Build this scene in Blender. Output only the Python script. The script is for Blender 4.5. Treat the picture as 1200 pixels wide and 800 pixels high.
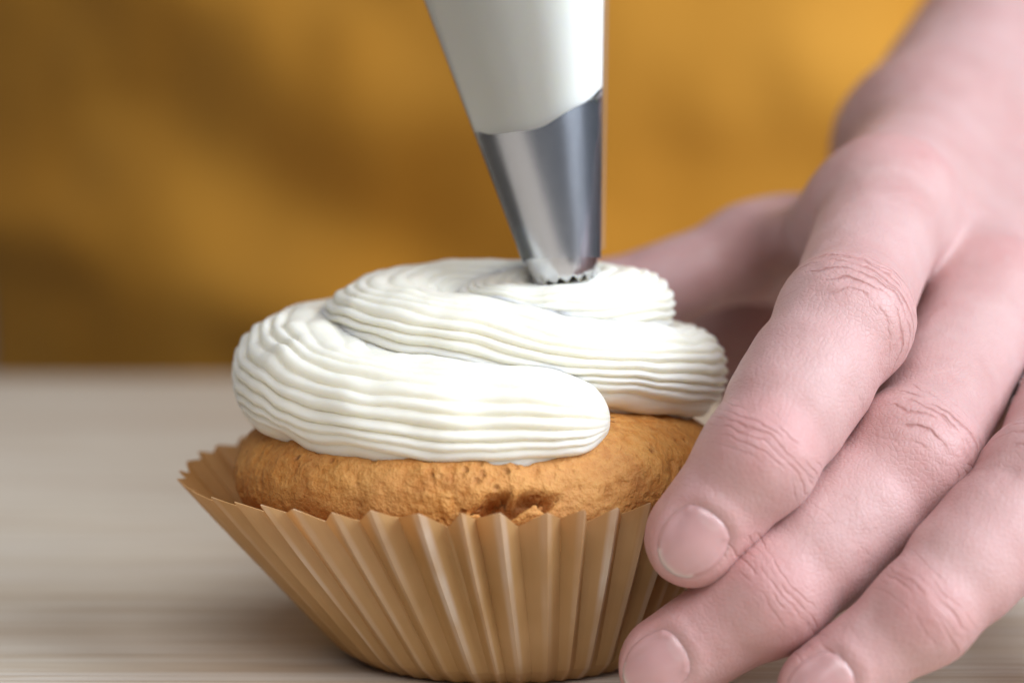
import bpy, bmesh, math, random
import numpy as np
from mathutils import Vector, Matrix

for o in list(bpy.data.objects):
    bpy.data.objects.remove(o)
S = bpy.context.scene
C = S.collection
R = math.radians
random.seed(7)
rng = np.random.default_rng(7)

# ------------------------------------------------------------------ camera
FPX, PITCH = 2333.0, R(4.0)
CAM = np.array([0.0, -0.257, 0.0585])
cd = bpy.data.cameras.new('camera')
cam = bpy.data.objects.new('camera', cd)
C.objects.link(cam)
cam.location = CAM
cam.rotation_euler = (R(90) - PITCH, 0, 0)
cd.sensor_fit = 'HORIZONTAL'
cd.sensor_width = 36.0
cd.lens = 70.0
cd.clip_start = 0.01
cd.clip_end = 50
cd.dof.use_dof = True
cd.dof.focus_distance = 0.236
cd.dof.aperture_fstop = 11.0
S.camera = cam

# ------------------------------------------------------------------ light
w = bpy.data.worlds.new('World')
S.world = w
w.use_nodes = True
bg = w.node_tree.nodes['Background']
bg.inputs[0].default_value = (0.86, 0.90, 1.0, 1)
bg.inputs[1].default_value = 0.10


def area(name, loc, target, sx, sy, power, col):
    ld = bpy.data.lights.new(name, 'AREA')
    ld.shape = 'RECTANGLE'
    ld.size, ld.size_y = sx, sy
    ld.energy = power
    ld.color = col
    o = bpy.data.objects.new(name, ld)
    C.objects.link(o)
    o.location = loc
    o.rotation_euler = (Vector(target) - Vector(loc)).to_track_quat('-Z', 'Y').to_euler()
    return o


area('window_light', (0.90, -0.38, 0.62), (0, 0.08, 0.03), 0.8, 0.8, 22.5, (0.80, 0.89, 1.0))
area('second_window_light', (-0.02, -0.82, 0.88), (0, 0, 0.03), 0.8, 0.7, 8.6, (0.97, 0.97, 1.0))

S.view_settings.view_transform = 'Standard'
S.view_settings.look = 'None'
S.view_settings.gamma = 1.0
S.view_settings.exposure = 0.0

# ------------------------------------------------------------------ helpers


def P(px, py, Y):
    """world point (mm) on the plane y = Y mm along the ray of a photo pixel"""
    dx, dz = (px - 600.0) / FPX, (400.0 - py) / FPX
    d = np.array([dx, math.cos(PITCH) + dz * math.sin(PITCH), -math.sin(PITCH) + dz * math.cos(PITCH)])
    t = (Y - CAM[1] * 1000) / d[1]
    return CAM * 1000 + d * t


def unit(v):
    v = np.asarray(v, float)
    return v / np.linalg.norm(v)


def hash3(i, j, k):
    n = (i * 374761393 + j * 668265263 + k * 2147483647) & 0xffffffff
    n = ((n ^ (n >> 13)) * 1274126177) & 0xffffffff
    n = (n ^ (n >> 16)) & 0xffff
    return n.astype(np.float32) / 65535.0


def vnoise(p, scale=1.0):
    """value noise in [-1, 1] for an (n,3) array"""
    q = np.asarray(p, np.float64) * scale
    f = np.floor(q)
    i = f.astype(np.int64) + 5000
    t = q - f
    t = t * t * (3 - 2 * t)
    r = 0
    for a in (0, 1):
        wx = t[:, 0] if a else 1 - t[:, 0]
        for b in (0, 1):
            wy = t[:, 1] if b else 1 - t[:, 1]
            for c in (0, 1):
                wz = t[:, 2] if c else 1 - t[:, 2]
                r = r + hash3(i[:, 0] + a, i[:, 1] + b, i[:, 2] + c) * wx * wy * wz
    return r * 2 - 1


def fbm(p, scale, octv=3):
    r, a = 0, 1.0
    for o in range(octv):
        r = r + a * vnoise(np.asarray(p) + 17.3 * o, scale * 2 ** o)
        a *= 0.5
    return r


def empty(name, loc=(0, 0, 0), label=None, cat=None):
    o = bpy.data.objects.new(name, None)
    C.objects.link(o)
    o.location = loc
    o.empty_display_size = 0.01
    if label:
        o['label'] = label
        o['category'] = cat
    return o


def mesh_obj(name, verts_mm, faces, mat, parent=None, smooth=True):
    """one mesh object; vertices given in world millimetres"""
    v = np.asarray(verts_mm, float) / 1000.0
    if parent is not None:
        q, off = parent, np.zeros(3)
        while q is not None:
            off = off + np.array(q.location)
            q = q.parent
        v = v - off
    me = bpy.data.meshes.new(name)
    if isinstance(faces, np.ndarray):
        faces = faces.tolist()
    me.from_pydata(v.tolist(), [], faces)
    me.update()
    if smooth:
        me.polygons.foreach_set('use_smooth', np.ones(len(me.polygons), bool))
    me.materials.append(mat)
    o = bpy.data.objects.new(name, me)
    C.objects.link(o)
    if parent is not None:
        o.parent = parent
    return o


def fix_normals(o):
    bm = bmesh.new()
    bm.from_mesh(o.data)
    bmesh.ops.recalc_face_normals(bm, faces=bm.faces)
    bm.to_mesh(o.data)
    bm.free()


def grid_faces(nu, nv, wrap_u=False, wrap_v=False):
    """faces of a (nu, nv) vertex grid, index = u*nv+v"""
    U = np.arange(nu if wrap_u else nu - 1)
    V = np.arange(nv if wrap_v else nv - 1)
    u, v = np.meshgrid(U, V, indexing='ij')
    u2, v2 = (u + 1) % nu, (v + 1) % nv
    return np.stack([u * nv + v, u2 * nv + v, u2 * nv + v2, u * nv + v2], -1).reshape(-1, 4)


def set_attr(o, name, vals):
    a = o.data.attributes.new(name, 'FLOAT', 'POINT')
    a.data.foreach_set('value', np.asarray(vals, np.float32))


class M:
    """tiny node-graph helper"""

    def __init__(s, name):
        s.m = bpy.data.materials.new(name)
        s.m.use_nodes = True
        s.t = s.m.node_tree
        s.b = s.t.nodes['Principled BSDF']
        s.out = s.t.nodes['Material Output']

    def n(s, typ, **kw):
        nd = s.t.nodes.new('ShaderNode' + typ)
        for k, v in kw.items():
            if k in ('operation', 'blend_type', 'data_type', 'feature', 'attribute_name', 'noise_dimensions', 'bands_direction', 'wave_type', 'distance'):
                setattr(nd, k, v)
            else:
                s.set(nd.inputs[k.replace('_', ' ')], v)
        return nd

    def set(s, sock, v):
        if isinstance(v, bpy.types.NodeSocket):
            s.t.links.new(v, sock)
        else:
            sock.default_value = v

    def math(s, op, a, b=0.0, c=0.0):
        nd = s.t.nodes.new('ShaderNodeMath')
        nd.operation = op
        for i, v in enumerate((a, b, c)):
            s.set(nd.inputs[i], v)
        return nd.outputs[0]

    def mix(s, f, a, b, mode='MIX'):
        nd = s.t.nodes.new('ShaderNodeMix')
        nd.data_type = 'RGBA'
        nd.blend_type = mode
        s.set(nd.inputs['Factor'], f)
        s.set(nd.inputs[6], a)
        s.set(nd.inputs[7], b)
        return nd.outputs[2]

    def ramp(s, f, stops):
        nd = s.t.nodes.new('ShaderNodeValToRGB')
        s.set(nd.inputs[0], f)
        e = nd.color_ramp.elements
        while len(e) < len(stops):
            e.new(0.5)
        for i, (p, c) in enumerate(stops):
            e[i].position = p
            e[i].color = c if len(c) == 4 else (*c, 1)
        return nd.outputs[0]

    def coord(s, scale=(1, 1, 1)):
        tc = s.n('TexCoord')
        mp = s.t.nodes.new('ShaderNodeMapping')
        s.t.links.new(tc.outputs['Object'], mp.inputs[0])
        mp.inputs['Scale'].default_value = scale
        return mp.outputs[0]

    def noise(s, vec, scale, detail=3.0, rough=0.5):
        nd = s.n('TexNoise', Scale=scale, Detail=detail, Roughness=rough)
        s.t.links.new(vec, nd.inputs['Vector'])
        return nd.outputs[0]

    def bump(s, h, strength, dist, prev=None):
        nd = s.n('Bump', Strength=strength, Distance=dist)
        s.t.links.new(h, nd.inputs['Height'])
        if prev is not None:
            s.t.links.new(prev, nd.inputs['Normal'])
        return nd.outputs[0]

    def p(s, **kw):
        for k, v in kw.items():
            s.set(s.b.inputs[k.replace('_', ' ')], v)
        return s


def attr(m, name):
    return m.n('Attribute', attribute_name=name).outputs['Fac']


# ------------------------------------------------------------------ materials
def mat_wood():
    m = M('pale_wood')
    v = m.coord((1, 1, 1))
    vs = m.coord((0.9, 9, 9))
    g = m.noise(vs, 14, 5, 0.6)
    big = m.noise(m.coord((1.2, 5, 5)), 5, 3)
    col = m.ramp(g, [(0.25, (0.50, 0.385, 0.27)), (0.5, (0.67, 0.575, 0.45)), (0.75, (0.76, 0.68, 0.56))])
    col = m.mix(m.ramp(big, [(0.45, (0, 0, 0)), (0.72, (0.7, 0.7, 0.7))]), col, (0.53, 0.40, 0.285, 1))
    # knife scratches: thin pale lines in a few directions
    hs = None
    for ang, sc, th in ((0.5, 60, 0.63), (-0.65, 75, 0.63), (1.0, 50, 0.635)):
        mp = m.t.nodes.new('ShaderNodeMapping')
        m.t.links.new(m.n('TexCoord').outputs['Object'], mp.inputs[0])
        mp.inputs['Rotation'].default_value = (0, 0, ang)
        mp.inputs['Scale'].default_value = (0.15, 9, 1)
        nn = m.noise(mp.outputs[0], sc, 1)
        ln = m.ramp(nn, [(th - 0.03, (0, 0, 0)), (th, (1, 1, 1))])
        hs = ln if hs is None else m.math('MAXIMUM', hs, ln)
    col = m.mix(m.math('MULTIPLY', hs, 0.45), col, (0.82, 0.77, 0.70, 1))
    fine = m.noise(m.coord((3, 60, 60)), 60, 2)
    col = m.mix(m.math('MULTIPLY', m.ramp(m.noise(m.coord((1.5, 30, 30)), 40, 3), [(0.5, (0, 0, 0)), (0.72, (1, 1, 1))]), 0.14), col, (0.40, 0.30, 0.215, 1))
    b = m.bump(fine, 0.10, 0.0003)
    b = m.bump(hs, 0.35, -0.0003, b)
    m.p(Base_Color=col, Roughness=0.62, Normal=b)
    return m.m


def mat_cake():
    m = M('baked_sponge')
    v = m.coord()
    n1 = m.noise(v, 160, 4, 0.6)
    n2 = m.noise(v, 900, 3, 0.6)
    n3 = m.noise(v, 45, 2)
    col = m.ramp(n1, [(0.25, (0.36, 0.115, 0.016)), (0.5, (0.50, 0.19, 0.03)), (0.78, (0.59, 0.27, 0.06))])
    col = m.mix(m.math('MULTIPLY', m.ramp(n3, [(0.4, (0, 0, 0)), (0.7, (1, 1, 1))]), 0.5), col, (0.52, 0.25, 0.09, 1))
    col = m.mix(m.ramp(n2, [(0.35, (0, 0, 0)), (0.7, (0.55, 0.55, 0.55))]), col, (0.66, 0.34, 0.10, 1))
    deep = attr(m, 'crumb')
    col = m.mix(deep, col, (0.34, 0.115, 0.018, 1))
    vo = m.n('TexVoronoi', Scale=620.0, Randomness=1.0)
    m.t.links.new(v, vo.inputs['Vector'])
    gate = m.ramp(m.noise(v, 210, 1), [(0.55, (0, 0, 0)), (0.66, (1, 1, 1))])
    pit = m.math('MULTIPLY', m.ramp(vo.outputs['Distance'], [(0.08, (1, 1, 1)), (0.34, (0, 0, 0))]), gate)
    col = m.mix(m.math('MULTIPLY', pit, 0.6), col, (0.30, 0.10, 0.02, 1))
    b = m.bump(m.noise(v, 1900, 2), 0.5, 0.0003)
    b = m.bump(n2, 0.75, 0.0007, b)
    b = m.bump(n1, 0.3, 0.0010, b)
    b = m.bump(pit, 0.8, -0.0006, b)
    m.p(Base_Color=col, Roughness=0.72, Normal=b, Subsurface_Weight=0.15, Subsurface_Scale=0.002)
    m.b.inputs['Subsurface Radius'].default_value = (1, 0.5, 0.2)
    return m.m


def mat_paper():
    m = M('baking_paper')
    v = m.coord()
    n = m.noise(v, 350, 3)
    f = m.noise(v, 60, 3)
    col = m.ramp(f, [(0.3, (0.60, 0.355, 0.125)), (0.7, (0.76, 0.51, 0.24))])
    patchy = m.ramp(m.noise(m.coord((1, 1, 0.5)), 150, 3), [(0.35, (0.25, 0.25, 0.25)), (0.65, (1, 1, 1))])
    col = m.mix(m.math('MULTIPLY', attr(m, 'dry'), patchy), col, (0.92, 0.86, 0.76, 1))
    b = m.bump(n, 0.25, 0.0004)
    m.p(Base_Color=col, Roughness=0.42, Normal=b)
    tr = m.n('BsdfTranslucent')
    m.set(tr.inputs[0], m.mix(1.0, col, (1.0, 0.90, 0.75, 1), 'MULTIPLY'))
    mx = m.n('MixShader', Fac=0.5)
    m.t.links.new(m.b.outputs[0], mx.inputs[1])
    m.t.links.new(tr.outputs[0], mx.inputs[2])
    m.t.links.new(mx.outputs[0], m.out.inputs[0])
    return m.m


def mat_frosting(name='buttercream', rough=0.42, base=(0.83, 0.795, 0.685, 1)):
    m = M(name)
    v = m.coord()
    n = m.noise(v, 500, 3)
    n2 = m.noise(v, 130, 3)
    b = m.bump(n2, 0.15, 0.0006)
    b = m.bump(n, 0.22, 0.0002, b)
    m.p(Base_Color=base, Roughness=rough, Normal=b, Subsurface_Weight=0.7, Subsurface_Scale=0.0028)
    m.b.inputs['Subsurface Radius'].default_value = (1.0, 0.9, 0.65)
    m.b.inputs['Specular IOR Level'].default_value = 0.4
    return m.m


def mat_metal():
    m = M('polished_steel')
    v = m.coord((1, 1, 0.25))
    n = m.noise(v, 260, 3)
    m.p(Base_Color=(0.62, 0.63, 0.67, 1), Metallic=1.0, Roughness=m.math('MULTIPLY_ADD', n, 0.12, 0.14))
    return m.m


def mat_film():
    m = M('clear_plastic_film')
    n = m.noise(m.coord(), 90, 2)
    b = m.bump(n, 0.2, 0.0006)
    gl = m.n('BsdfGlossy', Roughness=0.12)
    gl.inputs[0].default_value = (0.95, 0.97, 1, 1)
    m.t.links.new(b, gl.inputs['Normal'])
    tr = m.n('BsdfTransparent')
    tr.inputs[0].default_value = (0.985, 0.99, 1.0, 1)
    df = m.n('BsdfDiffuse')
    df.inputs[0].default_value = (0.8, 0.84, 0.9, 1)
    fr = m.n('Fresnel', IOR=1.45)
    m.t.links.new(b, fr.inputs['Normal'])
    m1 = m.n('MixShader', Fac=0.04)
    m.t.links.new(tr.outputs[0], m1.inputs[1])
    m.t.links.new(df.outputs[0], m1.inputs[2])
    m2 = m.n('MixShader')
    m.t.links.new(fr.outputs[0], m2.inputs[0])
    m.t.links.new(m1.outputs[0], m2.inputs[1])
    m.t.links.new(gl.outputs[0], m2.inputs[2])
    m.t.links.new(m2.outputs[0], m.out.inputs[0])
    return m.m


def mat_skin():
    m = M('skin')
    v = m.coord()
    n1 = m.noise(v, 55, 3)
    n2 = m.noise(v, 220, 3)
    red = m.math('MULTIPLY', attr(m, 'red'), m.math('MULTIPLY_ADD', m.noise(v, 140, 3), 1.3, 0.35))
    col = m.ramp(n1, [(0.3, (0.49, 0.27, 0.25)), (0.7, (0.545, 0.33, 0.315))])
    col = m.mix(m.math('MULTIPLY', m.ramp(n2, [(0.4, (0, 0, 0)), (0.75, (1, 1, 1))]), 0.35), col, (0.54, 0.285, 0.27, 1))
    col = m.mix(red, col, (0.54, 0.235, 0.225, 1))
    mott = m.ramp(m.noise(v, 95, 4, 0.65), [(0.36, (0, 0, 0)), (0.66, (1, 1, 1))])
    col = m.mix(m.math('MULTIPLY', mott, 0.45), col, (0.59, 0.405, 0.385, 1))
    # thin creases across the finger joints, from joint coordinates stored on the mesh
    ks, kx, kf = attr(m, 'joint_along'), attr(m, 'joint_across'), attr(m, 'joint_face')
    wob = m.math('MULTIPLY', m.math('SUBTRACT', m.noise(v, 170, 3, 0.55), 0.5), 4.2)
    sw = m.math('ADD', ks, wob)
    x2 = m.math('MULTIPLY', kx, kx)
    cr = None
    for k, (s0, st, wd, cv) in enumerate(((-4.6, .5, .16, -.030), (-3.0, .7, .20, -.020), (-1.5, .9, .22, -.010), (-0.2, 1.0, .24, .004), (1.1, .8, .20, .012),
                                          (2.6, .75, .18, .022), (4.2, .5, .16, .03), (0.5, .5, .12, -.03), (-2.2, .5, .12, .03))):
        u = m.math('DIVIDE', m.math('SUBTRACT', m.math('MULTIPLY_ADD', x2, -cv, sw), s0), wd)
        g = m.math('POWER', 2.718, m.math('MULTIPLY', m.math('MULTIPLY', u, u), -1.0))
        mp = m.t.nodes.new('ShaderNodeMapping')
        m.t.links.new(m.n('TexCoord').outputs['Object'], mp.inputs[0])
        mp.inputs['Location'].default_value = (0.31 * k, 0.17 * k, 0)
        brk = m.ramp(m.noise(mp.outputs[0], 190, 2), [(0.42, (0, 0, 0)), (0.58, (1, 1, 1))])
        g = m.math('MULTIPLY', m.math('MULTIPLY', g, st), brk)
        cr = g if cr is None else m.math('MAXIMUM', cr, g)
    cr = m.math('MULTIPLY', cr, kf)
    col = m.mix(m.math('MULTIPLY', cr, 0.55), col, (0.36, 0.13, 0.11, 1))
    # fine cross-hatched skin relief
    vo = m.n('TexVoronoi', Scale=1500.0, feature='DISTANCE_TO_EDGE')
    wv = m.n('VectorMath', operation='ADD')
    nn = m.n('TexNoise', Scale=700.0, Detail=2.0)
    m.t.links.new(v, nn.inputs['Vector'])
    sc = m.n('VectorMath', operation='SCALE')
    sc.inputs['Scale'].default_value = 0.0006
    m.t.links.new(nn.outputs['Color'], sc.inputs[0])
    m.t.links.new(v, wv.inputs[0])
    m.t.links.new(sc.outputs[0], wv.inputs[1])
    m.t.links.new(wv.outputs[0], vo.inputs['Vector'])
    cells = m.ramp(vo.outputs['Distance'], [(0.0, (0, 0, 0)), (0.18, (1, 1, 1))])
    b = m.bump(cells, 0.30, 0.00012)
    b = m.bump(m.noise(v, 420, 4, 0.6), 0.38, 0.00028, b)
    b = m.bump(cr, 0.7, -0.0003, b)
    m.p(Base_Color=col, Roughness=0.50, Normal=b, Subsurface_Weight=0.4, Subsurface_Scale=0.0016)
    m.b.inputs['Subsurface Radius'].default_value = (1.0, 0.38, 0.25)
    m.b.inputs['Specular IOR Level'].default_value = 0.45
    return m.m


def mat_nail():
    m = M('fingernail')
    v = m.coord()
    lun = attr(m, 'tipness')
    col = m.mix(lun, (0.55, 0.315, 0.305, 1), (0.72, 0.62, 0.585, 1))
    b = m.bump(m.noise(v, 300, 2), 0.12, 0.0003)
    rg = m.noise(m.coord(), 200, 2)
    m.p(Base_Color=col, Roughness=m.math('MULTIPLY_ADD', rg, 0.12, 0.17), Normal=b, Subsurface_Weight=0.4, Subsurface_Scale=0.001)
    m.b.inputs['Subsurface Radius'].default_value = (1.0, 0.45, 0.35)
    return m.m


def mat_cloth(name, c1, c2):
    m = M(name)
    v = m.coord()
    n = m.noise(v, 6, 3)
    wv = m.noise(m.coord((1, 1, 0.2)), 1500, 1)
    col = m.ramp(n, [(0.3, c1), (0.7, c2)])
    b = m.bump(wv, 0.3, 0.0004)
    m.p(Base_Color=col, Roughness=0.9, Normal=b)
    m.b.inputs['Sheen Weight'].default_value = 0.02
    return m.m


WOOD, CAKE, PAPER, FROST = mat_wood(), mat_cake(), mat_paper(), mat_frosting()
METAL, FILM, SKIN, NAIL = mat_metal(), mat_film(), mat_skin(), mat_nail()
APRON = mat_cloth('mustard_cotton', (0.52, 0.215, 0.010), (0.58, 0.27, 0.028))
SHIRT = mat_cloth('grey_cotton', (0.30, 0.30, 0.28), (0.36, 0.36, 0.34))


# ------------------------------------------------------------------ table
def build_table():
    bm = bmesh.new()
    bmesh.ops.create_cube(bm, size=1)
    sx, sy, sz = 1.6, 0.72, 0.035
    for vv in bm.verts:
        vv.co = Vector((vv.co.x * sx, vv.co.y * sy + (0.412 - sy / 2), vv.co.z * sz - sz / 2))
    bmesh.ops.bevel(bm, geom=list(bm.edges), offset=0.003, segments=3, affect='EDGES', profile=0.5)
    me = bpy.data.meshes.new('table_top')
    bm.to_mesh(me)
    bm.free()
    me.materials.append(WOOD)
    o = bpy.data.objects.new('table_top', me)
    C.objects.link(o)
    o['kind'] = 'structure'
    o['label'] = 'pale scratched wooden table top under the cupcake'
    return o


build_table()

# ------------------------------------------------------------------ cupcake
cup = empty('cupcake', (-0.002, 0, 0), 'frosted cupcake in a pleated brown paper liner on the wooden table', 'cupcake')


def cake_center(z):
    t = np.clip(z / 22.0, 0, 1)
    return -1.5 + (-4.2 + 1.5) * t


def build_cake():
    prof = [(0.0, 0.9), (17.5, 0.9), (19.0, 1.8), (23.2, 8), (27.5, 15), (30.6, 20), (31.6, 22.5), (31.7, 25), (30.9, 27.5),
            (28.6, 30), (24.5, 32.2), (18.0, 33.8), (9.0, 34.8), (0.0, 35.2)]
    pr = np.array(prof)
    s = np.r_[0, np.cumsum(np.linalg.norm(np.diff(pr, axis=0), axis=1))]
    ss = np.linspace(0, s[-1], 260)
    r, z = np.interp(ss, s, pr[:, 0]), np.interp(ss, s, pr[:, 1])
    for _ in range(14):
        r[1:-1] = (r[:-2] + 2 * r[1:-1] + r[2:]) / 4
        z[1:-1] = (z[:-2] + 2 * z[1:-1] + z[2:]) / 4
    nph = 420
    ph = np.linspace(0, 2 * np.pi, nph, endpoint=False)
    rr, pp = np.meshgrid(r, ph, indexing='ij')
    zz = np.meshgrid(z, ph, indexing='ij')[0]
    x = rr * np.cos(pp) + cake_center(zz)
    y = rr * np.sin(pp)
    p = np.stack([x, y, zz], -1).reshape(-1, 3)
    nr = np.stack([np.cos(pp), np.sin(pp), 0.6 * np.ones_like(pp)], -1).reshape(-1, 3)
    nr /= np.linalg.norm(nr, axis=1)[:, None]
    up = np.clip((p[:, 2] - 15) / 6, 0, 1) * np.clip(rr.reshape(-1) / 6, 0, 1)
    d = 0.55 * fbm(p, 0.09, 2) + 0.22 * fbm(p, 0.5, 3)
    # small round pits
    pit = np.clip(vnoise(p, 0.62) - 0.55, 0, 1) * 1.5
    d = d - pit * 1.2
    # torn crack just above the paper at the front
    c1 = P(606, 588, -30.5)
    q = p - c1
    lx = q[:, 0] + 1.3 * vnoise(p + 3, 0.5) + 0.5 * vnoise(p + 13, 1.3)
    lz = q[:, 2] - 0.8 * vnoise(p + 9, 0.45) - 0.4 * vnoise(p + 19, 1.2) - 0.07 * lx
    c2 = P(582, 594, -30.5)
    q2 = p - c2
    fld = np.maximum(np.exp(-(lx / 4.9) ** 4 - (lz / 1.3) ** 2),
                     np.exp(-((q2[:, 0] + 0.5 * vnoise(p, 1.1)) / 1.9) ** 4 - ((q2[:, 2] + 0.4 * vnoise(p + 5, 0.9)) / 2.1) ** 4))
    tt = np.clip((fld - 0.35) / 0.3, 0, 1) * (q[:, 1] < 8)
    crack = tt * tt * (3 - 2 * tt)
    d = d - 3.3 * crack + 0.7 * crack * fbm(p, 1.2, 2)
    p = p + nr * (d * up)[:, None]
    o = mesh_obj('cake', p, grid_faces(len(ss), nph, False, True), CAKE, cup)
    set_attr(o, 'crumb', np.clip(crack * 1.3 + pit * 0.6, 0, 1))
    fix_normals(o)


def build_liner():
    npl, per, rows = 46, 12, 26
    n = npl * per
    ph0 = np.linspace(0, 2 * np.pi, n, endpoint=False)
    # uneven pleat widths
    jit = rng.normal(0, 0.16, npl)
    amp_j = 1 + rng.normal(0, 0.16, npl)
    edge = np.arange(npl + 1) + np.r_[jit, jit[0]]
    u = np.interp(np.arange(n) / per, np.arange(npl + 1), edge)
    ph = u / npl * 2 * np.pi
    k = (np.arange(n) // per) % npl
    fr = (np.arange(n) % per) / per
    tri = 1 - np.abs(fr * 2 - 1) * 2                      # -1 valley .. 1 ridge
    tri = np.sign(tri) * np.abs(tri) ** 0.85
    amp = amp_j[k] * (1 - np.abs(fr * 2 - 1)) + 0.5 * (amp_j[k] + amp_j[(k + 1) % npl]) * np.abs(fr * 2 - 1)
    rz = rng.normal(0, 0.35, npl)
    rim_z = np.interp(np.arange(n) / per, np.arange(npl + 1), np.r_[rz, rz[0]])
    V = []
    for j in range(rows):
        t = j / (rows - 1)
        zb = 0.35 + 22.6 * t
        cx = -1.5 + (-4.3) * t
        # left side peeled open, front and right held close to the cake
        left = np.clip(-np.cos(ph), 0, 1) ** 1.5
        r = 20.0 + 13.6 * t ** 0.93 + left * 3.0 * t ** 1.6
        r = r - 1.2 * np.exp(-(t / 0.05) ** 2)
        frontness = (0.62 - 0.38 * np.sin(ph)) * (1 - 0.35 * np.clip(-np.cos(ph), 0, 1))
        a = (0.35 + 1.15 * t) * amp * frontness
        rr = r + a * tri
        wob = 0.25 * np.sin(ph * 3 + 1.0) * t + 4.0 * np.clip(np.sin(ph) * 0.8 - np.cos(ph) * 0.35, 0, 1) * t ** 2
        z = zb + (0.80 * frontness * tri * np.clip((t - 0.6) / 0.4, 0, 1) ** 2 + rim_z * t ** 3) + wob
        V.append(np.stack([cx + rr * np.cos(ph), rr * np.sin(ph), z], -1))
    V = np.concatenate(V)
    f = grid_faces(rows, n, False, True).tolist()
    c = len(V)
    V = np.vstack([V, [[-1.5, 0, 0.3]]])
    f += [[(i + 1) % n, i, c] for i in range(n)]
    o = mesh_obj('paper_liner', V, f, PAPER, cup, smooth=False)
    fix_normals(o)
    # ridges that never touched the greasy cake stay pale and dry
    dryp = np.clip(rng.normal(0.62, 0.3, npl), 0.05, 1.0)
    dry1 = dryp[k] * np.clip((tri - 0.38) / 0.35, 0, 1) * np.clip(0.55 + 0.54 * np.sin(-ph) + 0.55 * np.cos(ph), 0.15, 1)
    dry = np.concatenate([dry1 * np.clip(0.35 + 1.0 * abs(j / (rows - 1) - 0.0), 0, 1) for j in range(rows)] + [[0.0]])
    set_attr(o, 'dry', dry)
    md = o.modifiers.new('thickness', 'SOLIDIFY')
    md.thickness = 0.00012
    md.offset = 0


def catmull(pts, n):
    pts = np.asarray(pts, float)
    p = np.vstack([2 * pts[0] - pts[1], pts, 2 * pts[-1] - pts[-2]])
    m = len(pts) - 1
    out = []
    for i in range(n):
        s = i / (n - 1) * m
        k = min(int(s), m - 1)
        t = s - k
        a, b, c, d = p[k], p[k + 1], p[k + 2], p[k + 3]
        out.append(0.5 * (2 * b + (c - a) * t + (2 * a - 5 * b + 4 * c - d) * t * t + (3 * b - a - 3 * c + d) * t ** 3))
    return np.array(out)


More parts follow.
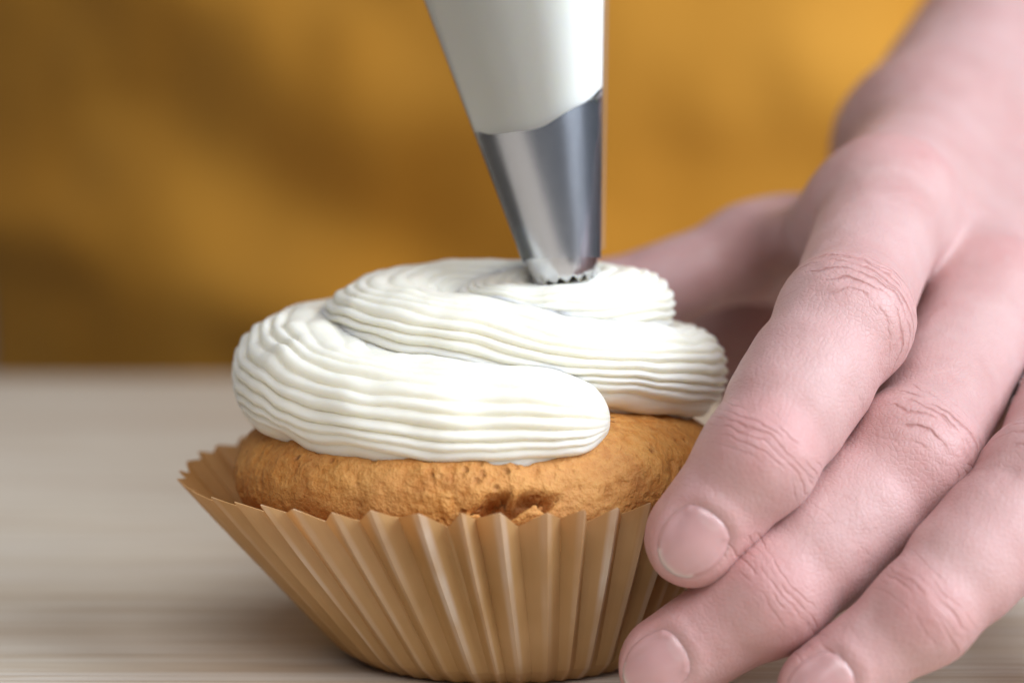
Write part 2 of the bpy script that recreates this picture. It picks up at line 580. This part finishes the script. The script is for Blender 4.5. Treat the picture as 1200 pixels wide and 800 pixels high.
def build_frosting():
    # piping path (mm): x, y, z, half width, half height, roll
    K = [(10.8, -18.6, 32.6, 8.6, 5.2), (4.0, -20.2, 32.6, 10.2, 6.4), (-4.0, -20.8, 32.6, 10.4, 6.8), (-13.0, -19.2, 33.2, 10.3, 7.0), (-20.5, -14.6, 34.4, 10.2, 7.2),
         (-25.2, -6.0, 36.2, 10.0, 7.4), (-25.4, 4.0, 37.4, 9.8, 7.6), (-20.5, 13.5, 38.4, 9.6, 7.6), (-10.0, 19.0, 38.0, 9.2, 7.2),
         (3.0, 19.0, 37.0, 9.0, 6.8), (13.5, 14.0, 36.4, 8.8, 6.6), (18.6, 5.5, 36.5, 9.0, 6.6), (18.0, -3.5, 36.6, 9.2, 6.5),
         (11.5, -9.6, 38.2, 9.0, 6.0), (3.0, -11.4, 39.9, 8.6, 5.8), (-6.0, -10.2, 41.0, 8.6, 5.8), (-13.4, -5.6, 41.8, 9.0, 6.0),
         (-15.4, 1.5, 43.0, 9.0, 6.2), (-10.5, 8.0, 44.6, 8.0, 5.8), (-1.0, 10.0, 45.0, 7.8, 5.8), (8.0, 8.4, 45.0, 7.6, 5.6),
         (13.6, 3.8, 44.4, 7.4, 5.4), (12.6, -1.8, 44.0, 7.0, 5.0), (7.2, -5.0, 43.6, 6.4, 4.7), (0.5, -3.8, 43.6, 6.2, 4.6),
         (-1.5, 1.4, 44.4, 6.2, 4.8), (2.5, 5.2, 45.4, 6.0, 4.6), (6.8, 3.4, 46.0, 5.4, 4.4), (7.2, -1.8, 45.2, 4.6, 4.2)]
    n = 900
    A = catmull(K, n)
    c, hw, hh = A[:, :3], A[:, 3], A[:, 4]
    T = np.gradient(c, axis=0)
    ds = np.linalg.norm(T, axis=1)
    T /= ds[:, None]
    L = np.cumsum(ds)
    L -= L[0]
    up = np.array([0, 0, 1.0])
    Sd = np.cross(T, up)
    Sd /= np.linalg.norm(Sd, axis=1)[:, None]
    Up = np.cross(Sd, T)
    # rounded ends
    e0 = np.sqrt(np.clip(1 - np.clip(1 - L / 7.0, 0, 1) ** 2.4, 0.0004, 1))
    e1 = np.sqrt(np.clip(1 - np.clip(1 - (L[-1] - L) / 4.0, 0, 1) ** 2, 0.0004, 1))
    e = e0 * e1
    m = 300
    th = np.linspace(0, 2 * np.pi, m, endpoint=False)
    nr = 26
    V = np.zeros((n, m, 3))
    ca, sa = np.cos(th), np.sin(th)
    prof = (np.abs(ca) ** 2.3 + np.abs(sa) ** 2.3) ** (-1 / 2.3)
    wv = np.sin(L * 0.17) * 0.10 + 0.03 * np.sin(L * 0.53 + 1)
    ridge_w = th + 0.10 * np.sin(2 * th + 0.7) + 0.05 * np.sin(5 * th + 2.0) + 0.03 * np.sin(9 * th)
    ramp_ = rng.uniform(0.7, 1.15, nr)
    for i in range(n):
        ff = (ridge_w * nr / (2 * np.pi) + wv[i] * nr / 6 + 0.012 * L[i] * nr / 6) % nr
        f = ff % 1.0
        near_ = np.floor(ff + 0.5).astype(int) % nr           # groove this point is closest to
        gv = np.stack([near_ * 3.7, np.full(m, L[i] * 0.07), near_ * 0.0], -1)
        gro = ramp_[near_] * (0.8 + 0.35 * vnoise(gv)) * (0.72 - 0.33 * ca)
        rid = np.abs(np.sin(np.pi * f)) ** 0.8           # rounded crest, sharp groove
        amp = 0.76 * min(1.0, L[i] / 5.0 + 0.25) * gro
        V[i, :, :] = c[i] + np.outer(ca * (hw[i] * e[i] * prof - amp * (1 - rid) * e[i]), Sd[i]) + \
            np.outer(sa * (hh[i] * e[i] * prof - amp * (1 - rid) * e[i]), Up[i])
    p = V.reshape(-1, 3)
    p = p + 0.60 * np.stack([fbm(p, 0.10, 2), fbm(p + 40, 0.13, 2), fbm(p + 80, 0.13, 2)], -1)
    p = p + 0.035 * np.stack([fbm(p, 0.7, 2), fbm(p + 40, 0.7, 2), fbm(p + 80, 0.9, 2)], -1)
    f = grid_faces(n, m, False, True).tolist()
    f.append(list(range(m)))
    f.append(list(range((n - 1) * m, n * m))[::-1])
    o = mesh_obj('frosting', p, f, FROST, cup)
    fix_normals(o)


build_cake()
build_liner()
build_frosting()

# ------------------------------------------------------------------ piping bag
tip = P(664, 331, -2.5)
axis = unit(P(606, 0, 2.0) - tip)
bag = empty('piping_bag', tuple(tip / 1000), 'clear piping bag of white cream with a steel star nozzle pressed into the frosting', 'piping bag')
e1 = unit(np.cross(axis, [0, 1, 0]))
e2 = np.cross(axis, e1)


def cone_r(h):
    return 4.45 + h * (7.05 / 37.0)


def lathe(hs, rs, n=96, edge=None):
    """hs, rs arrays along the axis; edge(th) shifts the first row along the axis"""
    th = np.linspace(0, 2 * np.pi, n, endpoint=False)
    V = []
    for j, (h, r) in enumerate(zip(hs, rs)):
        hh = np.full(n, float(h))
        if edge is not None:
            hh = hh + edge(th) * max(0, 1 - j / 5.0)
        rr = np.full(n, float(r)) + (hh - float(h)) * (7.05 / 37.0)
        V.append(tip + np.outer(hh, axis) + np.outer(rr * np.cos(th), e1) + np.outer(rr * np.sin(th), e2))
    return np.concatenate(V), grid_faces(len(hs), n, False, True)


def build_bag():
    # nozzle with a toothed star opening
    n = 168
    hs = np.linspace(0, 22.0, 46)
    th = np.linspace(0, 2 * np.pi, n, endpoint=False)
    tri = np.abs(((th * 14 / (2 * np.pi)) % 1) * 2 - 1)
    V = []
    for h in hs:
        k = np.exp(-h / 0.8)
        rr = cone_r(h) - 0.45 - k * (1 - tri) * 0.55
        hh = h + (tri - 0.5) * 0.9 * max(0, 1 - h / 2.0)
        V.append(tip + np.outer(hh * np.ones(n), axis) + np.outer(rr * np.cos(th), e1) + np.outer(rr * np.sin(th), e2))
    o = mesh_obj('nozzle', np.concatenate(V), grid_faces(len(hs), n, False, True), METAL, bag)
    fix_normals(o)
    md = o.modifiers.new('thickness', 'SOLIDIFY')
    md.thickness = 0.0003
    md.offset = -1
    # cream inside the bag, its lower edge lying over the nozzle
    hs = np.r_[np.linspace(20.3, 60, 60), np.linspace(61, 120, 30)]

    def rad(h):
        return cone_r(h) if h < 60 else cone_r(60) + 11 * math.sin(min(1.0, (h - 60) / 62) * math.pi / 2)
    rs = np.array([rad(h) - 0.16 for h in hs])
    rs[0] -= 0.05

    def edge(t):
        dl = (np.degrees(t) - 75 + 180) % 360 - 180
        dr = (np.degrees(t) - 185 + 180) % 360 - 180
        return 0.9 - 2.3 * np.exp(-(dl / 52) ** 2) + 2.6 * np.exp(-(dr / 48) ** 2) + 0.15 * np.sin(7 * t)
    V, f = lathe(hs, rs, 120, edge)
    c = len(V)
    V = np.vstack([V, [tip + axis * 124]])
    f = f.tolist() + [[c - 120 + i, c - 120 + (i + 1) % 120, c] for i in range(120)]
    mesh_obj('cream_filling', V, f, mat_frosting('bagged_buttercream', 0.7, (0.93, 0.905, 0.83, 1)), bag)
    fix_normals(bpy.data.objects['cream_filling'])
    # film
    hs = np.r_[np.linspace(3.0, 60, 90), np.linspace(61, 120, 40), np.linspace(122, 150, 24)]
    rs = []
    for h in hs:
        if h <= 120:
            rs.append(rad(h))
        else:
            q = (h - 120) / 30
            rs.append(rad(120) * (1 - q) ** 0.7 * 0.93 + 5.0)
    n = 144
    V, f = lathe(hs, rs, n, lambda t: 0.7 * np.cos(t + 0.5))
    p = V + 0.0
    # slight wrinkles high up in the twist
    rel = p - tip
    hcoord = rel @ axis
    rad_v = rel - np.outer(hcoord, axis)
    ang = np.arctan2(rad_v @ e2, rad_v @ e1)
    wr = np.clip((hcoord - 112) / 30, 0, 1) * 0.10
    p = tip + np.outer(hcoord, axis) + rad_v * (1 + wr * np.sin(ang * 11 + hcoord * 0.12))[:, None]
    o = mesh_obj('bag_film', p, f, FILM, bag)
    fix_normals(o)
    # welded side seam: a narrow flat fin down the right side
    side = unit(np.array([1.0, 0, 0]) - axis * axis[0])
    nrm = np.cross(side, axis)
    V, F = [], []
    hh = np.linspace(3.4, 118, 60)
    for h in hh:
        c = tip + axis * h
        r = rad(h)
        for a, b in ((r - 0.1, 0.06), (r + 0.55, 0.06), (r + 0.55, -0.06), (r - 0.1, -0.06)):
            V.append(c + side * a + nrm * b)
    F = grid_faces(len(hh), 4, False, True)
    o = mesh_obj('seam', np.array(V), F, FILM, bag, smooth=False)
    fix_normals(o)


build_bag()


# ------------------------------------------------------------------ person (implicit surface body)
def smin(a, b, k):
    h = np.clip(0.5 + 0.5 * (b - a) / k, 0, 1)
    return b + (a - b) * h - k * h * (1 - h)


def cap(p, a, b, ra, rb):
    ab = (b - a).astype(np.float32)
    L2 = float(ab @ ab)
    pa = p - a.astype(np.float32)
    t = np.clip((pa @ ab) / L2, 0, 1)
    q = pa - t[:, None] * ab
    return np.sqrt(np.einsum('ij,ij->i', q, q)) - (ra + (rb - ra) * t)


def bump_along(p, c, r):
    q = p - c.astype(np.float32)
    return np.sqrt(np.einsum('ij,ij->i', q, q)) - r


# joints from the photograph, millimetres
FING = {
    'index': dict(j=[P(1042, 238, 20), P(988, 378, -17), P(889, 535, -31), P(818, 624, -31)], r=[9.4, 7.8, 6.25, 5.85]),
    'middle': dict(j=[P(1160, 354, 17), P(1066, 537, -21), P(903, 696, -31), P(785, 774, -29.5)], r=[9.4, 7.7, 6.3, 5.5]),
    'ring': dict(j=[P(1280, 440, 9), P(1220, 568, -27), P(1081, 717, -36.5), P(968, 802, -37)], r=[9.0, 7.1, 5.5, 5.0]),
    'little': dict(j=[P(1376, 520, 2), P(1404, 650, -22), P(1345, 745, -33), P(1280, 798, -35)], r=[8.6, 6.6, 5.4, 4.5]),
}
WR = P(1170, 205, 85)
across = unit(FING['little']['j'][0] - FING['index']['j'][0])
FA = P(1302, -5, 162)
fdir = unit(FA - WR)
hn = -np.cross(unit(WR - FING['middle']['j'][0]), across)
hn = unit(hn)                                      # dorsal normal of the hand
wa = unit(across - fdir * (across @ fdir))
MB_ = {k: WR + wa * o + hn * 2 - fdir * 4 for k, o in (('index', -12), ('middle', -4), ('ring', 5), ('little', 14))}
CMC = WR - wa * 17 - hn * 17 - fdir * 8 + np.array([3.0, 0, -4.0])
THUMB = dict(j=[P(872, 297, 53), P(702, 368, 47), np.array([-6.0, 42.5, 31.0])], r=[6.2, 7.4, 7.0])
ELB = FA + fdir * 165
SHO = np.array([205.0, 500.0, 375.0])


def distal_frame(f):
    j = f['j']
    a = unit(j[-1] - j[-2])
    toc = unit(CAM * 1000 - j[-1])
    n = unit(toc * 0.82 + np.array([0.25, 0, 0.28]))
    n = unit(n - a * (n @ a))
    return a, n, np.cross(a, n)


NAILS = []
for nm in ('index', 'middle', 'ring', 'little'):
    f = FING[nm]
    a, n, l = distal_frame(f)
    r = f['r'][3]
    NAILS.append(dict(f=nm, o=f['j'][3] + a * 0.9, a=a, n=n, l=l, r=r, hw=r * 0.65, hl=4.2))
ta = unit(THUMB['j'][2] - THUMB['j'][1])
tn = unit(np.array([0.2, 1.0, 0.5]))
tn = unit(tn - ta * (tn @ ta))
NAILS.append(dict(f='thumb', o=THUMB['j'][2] + ta * 1.0, a=ta, n=tn, l=np.cross(ta, tn), r=7.2, hw=5.4, hl=5.6))


def joint_frames():
    out = []
    for nm in ('index', 'middle', 'ring', 'little'):
        j, r = FING[nm]['j'], FING[nm]['r']
        for q in (1, 2):
            a = unit(unit(j[q] - j[q - 1]) + unit(j[q + 1] - j[q]))
            nb = -(unit(j[q - 1] - j[q]) + unit(j[q + 1] - j[q]))
            if q == 2:
                nb = NAILS[[x['f'] for x in NAILS].index(nm)]['n'] * 1.0
            n = unit(nb - a * (nb @ a))
            out.append((nm, q, j[q], a, n, np.cross(a, n), r[q]))
    return out


JF = joint_frames()


def crease_field(p):
    """0..1 crease intensity and knuckle pad relief, around each finger joint"""
    cr = np.zeros(len(p), np.float32)
    for nm, q, c, a, n, l, r in JF:
        d = p - c.astype(np.float32)
        near = np.einsum('ij,ij->i', d, d) < (2.1 * r) ** 2
        if not near.any():
            continue
        dd = d[near]
        s, y, x = dd @ a.astype(np.float32), dd @ n.astype(np.float32), dd @ l.astype(np.float32)
        face = np.clip((y - 0.05 * r) / (0.6 * r), 0, 1)
        wob = 0.75 * vnoise(dd, 0.45) + 0.35 * vnoise(dd + 31, 1.1)
        val = np.zeros(len(dd), np.float32)
        lines = ((-4.3, .40, .45, -.10), (-2.7, .7, .55, -.06), (-1.0, 1.0, .6, -.02), (0.7, .8, .55, .03), (2.3, .75, .5, .07), (4.2, .45, .45, .12)) if q == 1 else \
            ((-2.1, .35, .35, -.05), (-0.7, .7, .42, 0), (0.6, .5, .38, .05), (1.9, .3, .35, .08))
        for k, (s0, st, wd, cv) in enumerate(lines):
            brk = np.clip(0.62 + 0.9 * vnoise(dd + 7 * k, 0.33), 0, 1)
            val = np.maximum(val, st * brk * np.exp(-((s + wob - s0 - cv * x * x * 0.35) / wd) ** 2))
        cr[near] = np.maximum(cr[near], val * face)
    return cr


def nail_coords(p, N):
    d = p - N['o'].astype(np.float32)
    s, y, x = d @ N['a'].astype(np.float32), d @ N['n'].astype(np.float32), d @ N['l'].astype(np.float32)
    return s, y, x


SET_A, SET_B = ('index', 'ring'), ('middle', 'little')


def sdf_body(p, detail=True, fingers=SET_A):
    p = p.astype(np.float32)
    body = sdf_palm(p) if fingers is SET_A else np.full(len(p), 50.0, np.float32)
    return sdf_fingers(p, body, detail, fingers)


def sdf_palm(p):
    # palm and wrist
    palm = None
    for nm in ('index', 'middle', 'ring', 'little'):
        f = FING[nm]
        d = cap(p, f['j'][0] - hn * 2.0, MB_[nm] - hn * 3, f['r'][0] + 0.3, 11.5)
        palm = d if palm is None else smin(palm, d, 7.0)
    for off, rr in ((-10.5, 17.0), (9.5, 16.5)):
        d = cap(p, WR + wa * off - hn * 3, FA + wa * off * 1.05 - hn * 3, rr, rr + 3.0)
        palm = smin(palm, d, 12.0)
    d = cap(p, FA - hn * 3, ELB, 28.0, 42.0)
    palm = smin(palm, d, 14.0)
    # thumb
    tj, tr = THUMB['j'], THUMB['r']
    th = cap(p, CMC, tj[0], 10.5, tr[0])
    # palm flesh under the metacarpals, ball of the thumb
    for nm in ('index', 'middle', 'ring', 'little'):
        palm = smin(palm, cap(p, FING[nm]['j'][0] - hn * (7 if nm == 'index' else 10), MB_[nm] - hn * 14 + wa * (12 if nm == 'index' else 0), 7.0 if nm == 'index' else 9.0, 11.0), 6.0)
    palm = smin(palm, cap(p, np.array([42., 81, 35]), CMC - hn * 8, 12.5, 13.0), 6.0)
    th = smin(th, cap(p, tj[0], tj[1], tr[0], tr[1]), 4.0)
    th = smin(th, cap(p, tj[1], tj[2], tr[1], tr[2]), 3.0)
    body = smin(palm, th, 6.0)
    # web between thumb and index
    wb = cap(p, FING['index']['j'][0] * 0.55 + WR * 0.45 - hn * 6, tj[0] * 0.75 + CMC * 0.25, 8.0, 7.0)
    body = smin(body, wb, 6.0)
    wb = cap(p, FING['index']['j'][0] - hn * 7 - wa * 3, tj[0] * 0.9 + CMC * 0.1, 5.0, 5.5)
    body = smin(body, wb, 6.0)
    return body


def sdf_fingers(p, body, detail, fingers):
    allf = None
    for nm in fingers:
        f = FING[nm]
        j, r = f['j'], f['r']
        d = cap(p, j[0], j[1], r[0] - 0.6, r[1] - 0.5)
        d = smin(d, cap(p, j[1], j[2], r[1] - 0.4, r[2]), 3.0)
        # fleshy middle of the phalanx
        mid = j[1] * 0.5 + j[2] * 0.5
        d = smin(d, cap(p, mid * 0.8 + j[1] * 0.2, mid * 0.7 + j[2] * 0.3, r[1] * 0.5 + r[2] * 0.5 + 0.15, r[1] * 0.4 + r[2] * 0.6 + 0.1), 3.0)
        d = smin(d, cap(p, j[2], j[3], r[2] - 0.1, r[3]), 2.0)
        # bony knuckles
        for jn, q, c, a, n, l, rr in JF:
            if jn == nm:
                d = smin(d, bump_along(p, c + n * (0.7 if q == 1 else 0.0), rr - 0.35), 3.0)
        d_ = d
        # fingertip fullness under the nail
        N = [x for x in NAILS if x['f'] == nm][0]
        d_ = smin(d_, bump_along(p, j[3] + N['a'] * 1.5 + N['n'] * 0.7, r[3] - 1.1), 1.5)
        allf = d_ if allf is None else np.minimum(allf, d_)
    if fingers is SET_A:                                      # roots of the fingers that are grown on their own
        for nm in SET_B:
            j, r = FING[nm]['j'], FING[nm]['r']
            allf = smin(allf, cap(p, j[0], j[0] * 0.45 + j[1] * 0.55, r[0] - 0.6, (r[0] - 0.6) * 0.45 + (r[1] - 0.5) * 0.55), 1.0)
    body = smin(body, allf, 5.0)
    if detail:
        nb = np.abs(body) < 2.5
        if nb.any():
            q = p[nb]
            add = 0.20 * crease_field(q)
            add = add + 0.10 * fbm(q, 0.30, 2)
            for N in NAILS:
                if N['f'] not in fingers and N['f'] != 'thumb':
                    continue
                s, y, x = nail_coords(q, N)
                ins = (y > 0) & (np.abs(s) < 9) & (np.sqrt(x * x + y * y) < N['r'] + 1.3)
                if not ins.any():
                    continue
                # nail outline: rounded rectangle in (s, arc) space
                s_, x_, y_ = s[ins], x[ins], y[ins]
                arc = np.arctan2(x_, np.maximum(y_, 0.1)) * N['r']
                aw = math.asin(min(.98, N['hw'] / N['r'])) * N['r']
                rho = (np.abs(s_ / N['hl']) ** 2.5 + np.abs(arc / aw) ** 2.5) ** (1 / 2.5)
                dist = (rho - 1) * N['hw']
                t = np.zeros_like(s_)
                t += 0.45 * np.clip(-dist / 0.8, 0, 1)                     # sunk nail bed
                front = np.clip((s_ + 1.5) / 3.0, 0, 1)
                t -= (1 - front) * 0.17 * np.exp(-((dist - 0.9) / 0.8) ** 2)   # proximal fold
                t -= 0.10 * np.exp(-((dist - 0.8) / 0.7) ** 2)
                fade = np.clip(y_ / 2.0, 0, 1)
                add[ins] += t * fade
            body[nb] += add
    return body


def surface_nets(fn0, lo, hi, h, cull=1.25, warp=None, slack=0.8):
    """sparse naive surface nets; returns verts, quads"""
    B = 8
    W = warp or (lambda q: q)

    def fn(q, d):
        return fn0(W(q), d)
    lo = np.asarray(lo, float)
    nb = np.ceil((np.asarray(hi) - lo) / (B * h)).astype(int)
    I = np.stack(np.meshgrid(*[np.arange(k) for k in nb], indexing='ij'), -1).reshape(-1, 3)
    cen = lo + (I + 0.5) * B * h
    keep = []
    for s in range(0, len(cen), 60000):
        dd = fn(cen[s:s + 60000], False)
        keep.append(np.abs(dd) < B * h * 0.87 * cull + slack)
    I = I[np.concatenate(keep)]
    loc = np.stack(np.meshgrid(*[np.arange(B + 1)] * 3, indexing='ij'), -1).reshape(-1, 3)
    keys, verts, ecells, eflip, eax = [], [], [], [], []
    BIG = 1 << 20

    def key(c):
        return (c[..., 0] + 4) * (BIG * BIG) + (c[..., 1] + 4) * BIG + (c[..., 2] + 4)
    step = 120
    for s in range(0, len(I), step):
        Ib = I[s:s + step]
        g = Ib[:, None, :] * B + loc[None]
        val = fn((lo + g.reshape(-1, 3) * h), True).reshape(len(Ib), B + 1, B + 1, B + 1)
        neg = val < 0
        cnt = 0
        acc = np.zeros((len(Ib), B, B, B, 3))
        num = np.zeros((len(Ib), B, B, B))
        for ax in range(3):
            ot = [k for k in range(3) if k != ax]
            for b0 in (0, 1):
                for b1 in (0, 1):
                    o = [0, 0, 0]
                    o[ot[0]], o[ot[1]] = b0, b1
                    sl = tuple([slice(None)] + [slice(o[k], o[k] + B) for k in range(3)])
                    o2 = list(o)
                    o2[ax] = 1
                    sl2 = tuple([slice(None)] + [slice(o2[k], o2[k] + B) for k in range(3)])
                    v0, v1 = val[sl], val[sl2]
                    x = neg[sl] != neg[sl2]
                    t = np.where(x, v0 / np.where(x, v0 - v1, 1), 0)
                    for k in range(3):
                        acc[..., k] += np.where(x, t if k == ax else o[k], 0)
                    num += x
                    if b0 == 0 and b1 == 0:
                        w_ = np.argwhere(x)
                        if len(w_):
                            ecells.append(Ib[w_[:, 0]] * B + w_[:, 1:])
                            eflip.append(neg[sl][x])
                            eax.append(np.full(len(w_), ax))
        act = num > 0
        w_ = np.argwhere(act)
        if len(w_) == 0:
            continue
        cell = Ib[w_[:, 0]] * B + w_[:, 1:]
        vv = acc[act] / num[act][:, None]
        keys.append(key(cell))
        verts.append(W(lo + (cell + vv) * h))
    keys = np.concatenate(keys)
    verts = np.concatenate(verts)
    od = np.argsort(keys)
    keys, verts = keys[od], verts[od]
    ec, ef, ea = np.concatenate(ecells), np.concatenate(eflip), np.concatenate(eax)
    quads = []
    for ax in range(3):
        c, fl = ec[ea == ax], ef[ea == ax]
        a, b = [(1, 2), (2, 0), (0, 1)][ax]
        idx = []
        ok = np.ones(len(c), bool)
        for da, db in ((0, 0), (-1, 0), (-1, -1), (0, -1)):
            cc = c.copy()
            cc[:, a] += da
            cc[:, b] += db
            kk = key(cc)
            q = np.clip(np.searchsorted(keys, kk), 0, len(keys) - 1)
            ok &= keys[q] == kk
            idx.append(q)
        q = np.stack(idx, -1)
        q[~fl] = q[~fl][:, ::-1]
        quads.append(q[ok])
    return verts, np.concatenate(quads)


person = empty('person', (0.02, 0.57, -0.45), 'person in a mustard apron steadying the cupcake with one bare hand', 'person')

TOR = [(np.array([20.0, 580, -380]), np.array([20.0, 580, 150]), 60, 150.0), ]


def sdf_torso(p, detail=False):
    p = p.astype(np.float32)
    q = (p - np.array([30, 650, 0], np.float32)) * np.array([1.0, 1.55, 1.0], np.float32)
    a = cap(q, np.array([0, 0, -420.]), np.array([0, 0, 120.]), 175, 160)
    b = cap(q, np.array([0, 0, 120.]), np.array([0, 0, 300.]), 160, 170)
    d = smin(a, b, 60) / 1.3
    d = smin(d, cap(p, np.array([-155., 640, 400]), np.array([205., 590, 390]), 60, 58), 60)
    d = smin(d, cap(p, SHO, ELB, 52, 46), 30)
    return d


def build_body():
    # grid step along y grows beyond the knuckles, where the photograph is out of focus
    def warp(q):
        q = q.copy()
        y = q[:, 1]
        q[:, 1] = np.where(y > 60, 60 + (y - 60) + 0.06 * np.clip(y - 60, 0, None) ** 2, y)
        return q
    vA, fA = surface_nets(sdf_body, (-22, -50, -3), (225, 118, 215), 0.45, 1.25, warp, 3.5)
    # neighbouring fingers are grown separately so that they press against each other along a clean line
    vB, fB = surface_nets(lambda p, d: sdf_body(p, d, SET_B), (-22, -50, -3), (112, 30, 72), 0.45)
    def beyond_cut(v, f):
        c = v[f].mean(1)
        cut = np.zeros(len(c), bool)
        for nm in SET_B:
            j, r = FING[nm]['j'], FING[nm]['r']
            ab = j[1] - j[0]
            t = (c - j[0]) @ ab / (ab @ ab)
            d = cap(c.astype(np.float32), j[0], j[1], r[0] - 0.6, r[1] - 0.5)
            cut |= (t > 0.33) & (t < 1.0) & (d < 0.38)
        return cut
    fA = fA[~beyond_cut(vA, fA)]
    cB = vB[fB].mean(1)
    keep = np.zeros(len(cB), bool)
    for nm in SET_B:
        j = FING[nm]['j']
        ab = j[1] - j[0]
        own = np.min([cap(cB.astype(np.float32), FING[nm]['j'][q], FING[nm]['j'][q + 1], 0, 0) for q in range(3)], axis=0)
        oth = np.min([cap(cB.astype(np.float32), FING[o_]['j'][q], FING[o_]['j'][q + 1], 0, 0) for o_ in SET_B if o_ != nm for q in range(3)], axis=0)
        keep |= ((cB - j[0]) @ ab / (ab @ ab) > 0.33) & (own < oth)
    fB = fB[keep]
    # upper arm and torso under the clothes, coarse
    vT, fT = surface_nets(lambda p, d: sdf_torso(p) + 6, (-260, 400, -420), (330, 760, 480), 11.0)
    V = np.vstack([vA, vB, vT])
    F = np.vstack([fA, fB + len(vA), fT + len(vA) + len(vB)])
    o = mesh_obj('body', V, F, SKIN, person)
    q = V.astype(np.float32)
    ks, kx, kf = (np.zeros(len(q), np.float32) for _ in range(3))
    best = np.full(len(q), 1e9)
    for nm, qi, c, a, n, l, r in JF:
        d = q - c.astype(np.float32)
        dist = np.linalg.norm(d, axis=1) / r
        s_, y_, x_ = d @ a, d @ n, d @ l
        use = dist < best
        best = np.where(use, dist, best)
        k_ = 1.0 if qi == 1 else 1.6
        face = np.clip((y_ + 0.1 * r) / (0.7 * r), 0, 1) * np.clip((6.2 - np.abs(s_ * k_)) / 2.0, 0, 1) * (1.0 if qi == 1 else 0.7)
        ks[use], kx[use], kf[use] = (s_ * k_)[use], x_[use], face[use]
    red = np.zeros(len(q), np.float32)
    for nm, qi, c, a, n, l, r in JF:
        d = np.linalg.norm(q - (c + n * r * 0.7), axis=1)
        red = np.maximum(red, (0.48 if qi == 1 else 0.58) * np.exp(-(d / (r * 0.8)) ** 2))
    for N in NAILS:
        d = np.linalg.norm(q - (N['o'] + N['a'] * 1.0), axis=1)
        red = np.maximum(red, 0.55 * np.exp(-(d / 10.0) ** 2))
    for nm in ('index', 'middle'):
        d = np.linalg.norm(q - (FING[nm]['j'][0] + hn * 8), axis=1)
        red = np.maximum(red, 0.5 * np.exp(-(d / 8.0) ** 2))
    set_attr(o, 'red', red)
    set_attr(o, 'joint_along', ks)
    set_attr(o, 'joint_across', kx)
    set_attr(o, 'joint_face', kf)
    return o


def build_nail(N, body):
    nu, nv = 25, 29
    us, vs = np.linspace(-1, 1, nu), np.linspace(-1, 1, nv)
    U, V = np.meshgrid(us, vs, indexing='ij')
    # square to rounded-rectangle
    e = 2.5
    k = np.maximum(np.abs(U), np.abs(V)) / np.maximum((np.abs(U) ** e + np.abs(V) ** e) ** (1 / e), 1e-6)
    U2, V2 = U * k, V * k
    aw = math.asin(min(.98, N['hw'] / N['r']))
    ang = U2 * aw * 0.98
    # dished free edge grows forward
    s = V2 * N['hl'] * 0.98
    dirv = np.outer(np.cos(ang).ravel(), N['n']) + np.outer(np.sin(ang).ravel(), N['l'])
    base = N['o'] + np.outer(s.ravel(), N['a'])
    # march from outside on to the finger surface
    t = np.full(len(base), N['r'] + 1.2)
    for _ in range(40):
        t = np.clip(t - 0.7 * sdf_body(base + dirv * t[:, None], True, SET_B if N['f'] in SET_B else SET_A), N['r'] - 2.5, N['r'] + 1.5)
    t = t.reshape(nu, nv)
    for _ in range(6):                                    # smooth the plate
        tt = np.pad(t, 1, mode='edge')
        t = (tt[:-2, 1:-1] + tt[2:, 1:-1] + tt[1:-1, :-2] + tt[1:-1, 2:] + 2 * t) / 6
    t = np.maximum(t, (N['r'] - 0.15) * (1 - 0.010 * np.clip(s + 1, 0, None) ** 2) - 0.9 * np.abs(U2) ** 3)
    rho = np.maximum(np.abs(U), np.abs(V))
    lift = 0.26 - 0.6 * np.clip((rho - 0.82) / 0.18, 0, 1) ** 2
    pts = base + dirv * (t + lift).reshape(-1, 1)
    f = grid_faces(nu, nv)
    o = mesh_obj('fingernail', pts, f, NAIL, body)
    set_attr(o, 'tipness', np.clip(np.exp(-((V - 0.97) / 0.10) ** 2) + 0.12 * np.clip(1 - ((U / 0.5) ** 2 + ((V + 1.0) / 0.45) ** 2), 0, 0.3) / 0.3, 0, 1).ravel())
    fix_normals(o)
    md = o.modifiers.new('thickness', 'SOLIDIFY')
    md.thickness = 0.0004
    md.offset = 0
    return o


body = build_body()
for N in NAILS:
    build_nail(N, body)


def build_clothes():
    v, f = surface_nets(lambda p, d: sdf_torso(p), (-270, 390, -430), (340, 770, 490), 8.0)
    o = mesh_obj('shirt', v, f, SHIRT, person)
    nu, nv = 150, 190
    x = np.linspace(-240, 250, nu)
    z = np.linspace(-440, 400, nv)
    X, Z = np.meshgrid(x, z, indexing='ij')
    pf = np.stack([X.ravel(), Z.ravel() * 0, Z.ravel()], -1)
    xc = (X - 25) / 215.0
    Y = 452 + 170 * np.clip((70 - X) / 290, 0, 2) ** 1.8 + 30 * np.clip((X - 120) / 130, 0, 2) ** 2
    # soft drapery: slanting folds
    u1 = Z * 0.95 + X * 0.33
    fold = 12 * np.sin(u1 / 24.0 + 1.2 * fbm(pf, 0.011, 2).reshape(X.shape)) * (0.6 + 0.5 * vnoise(pf + 50, 0.012).reshape(X.shape))
    fold += 7 * fbm(pf + 90, 0.02, 2).reshape(X.shape)
    Y = Y + fold
    pts = np.stack([X, Y, Z], -1).reshape(-1, 3)
    o = mesh_obj('apron', pts, grid_faces(nu, nv), APRON, person)
    md = o.modifiers.new('thickness', 'SOLIDIFY')
    md.thickness = 0.0012


build_clothes()
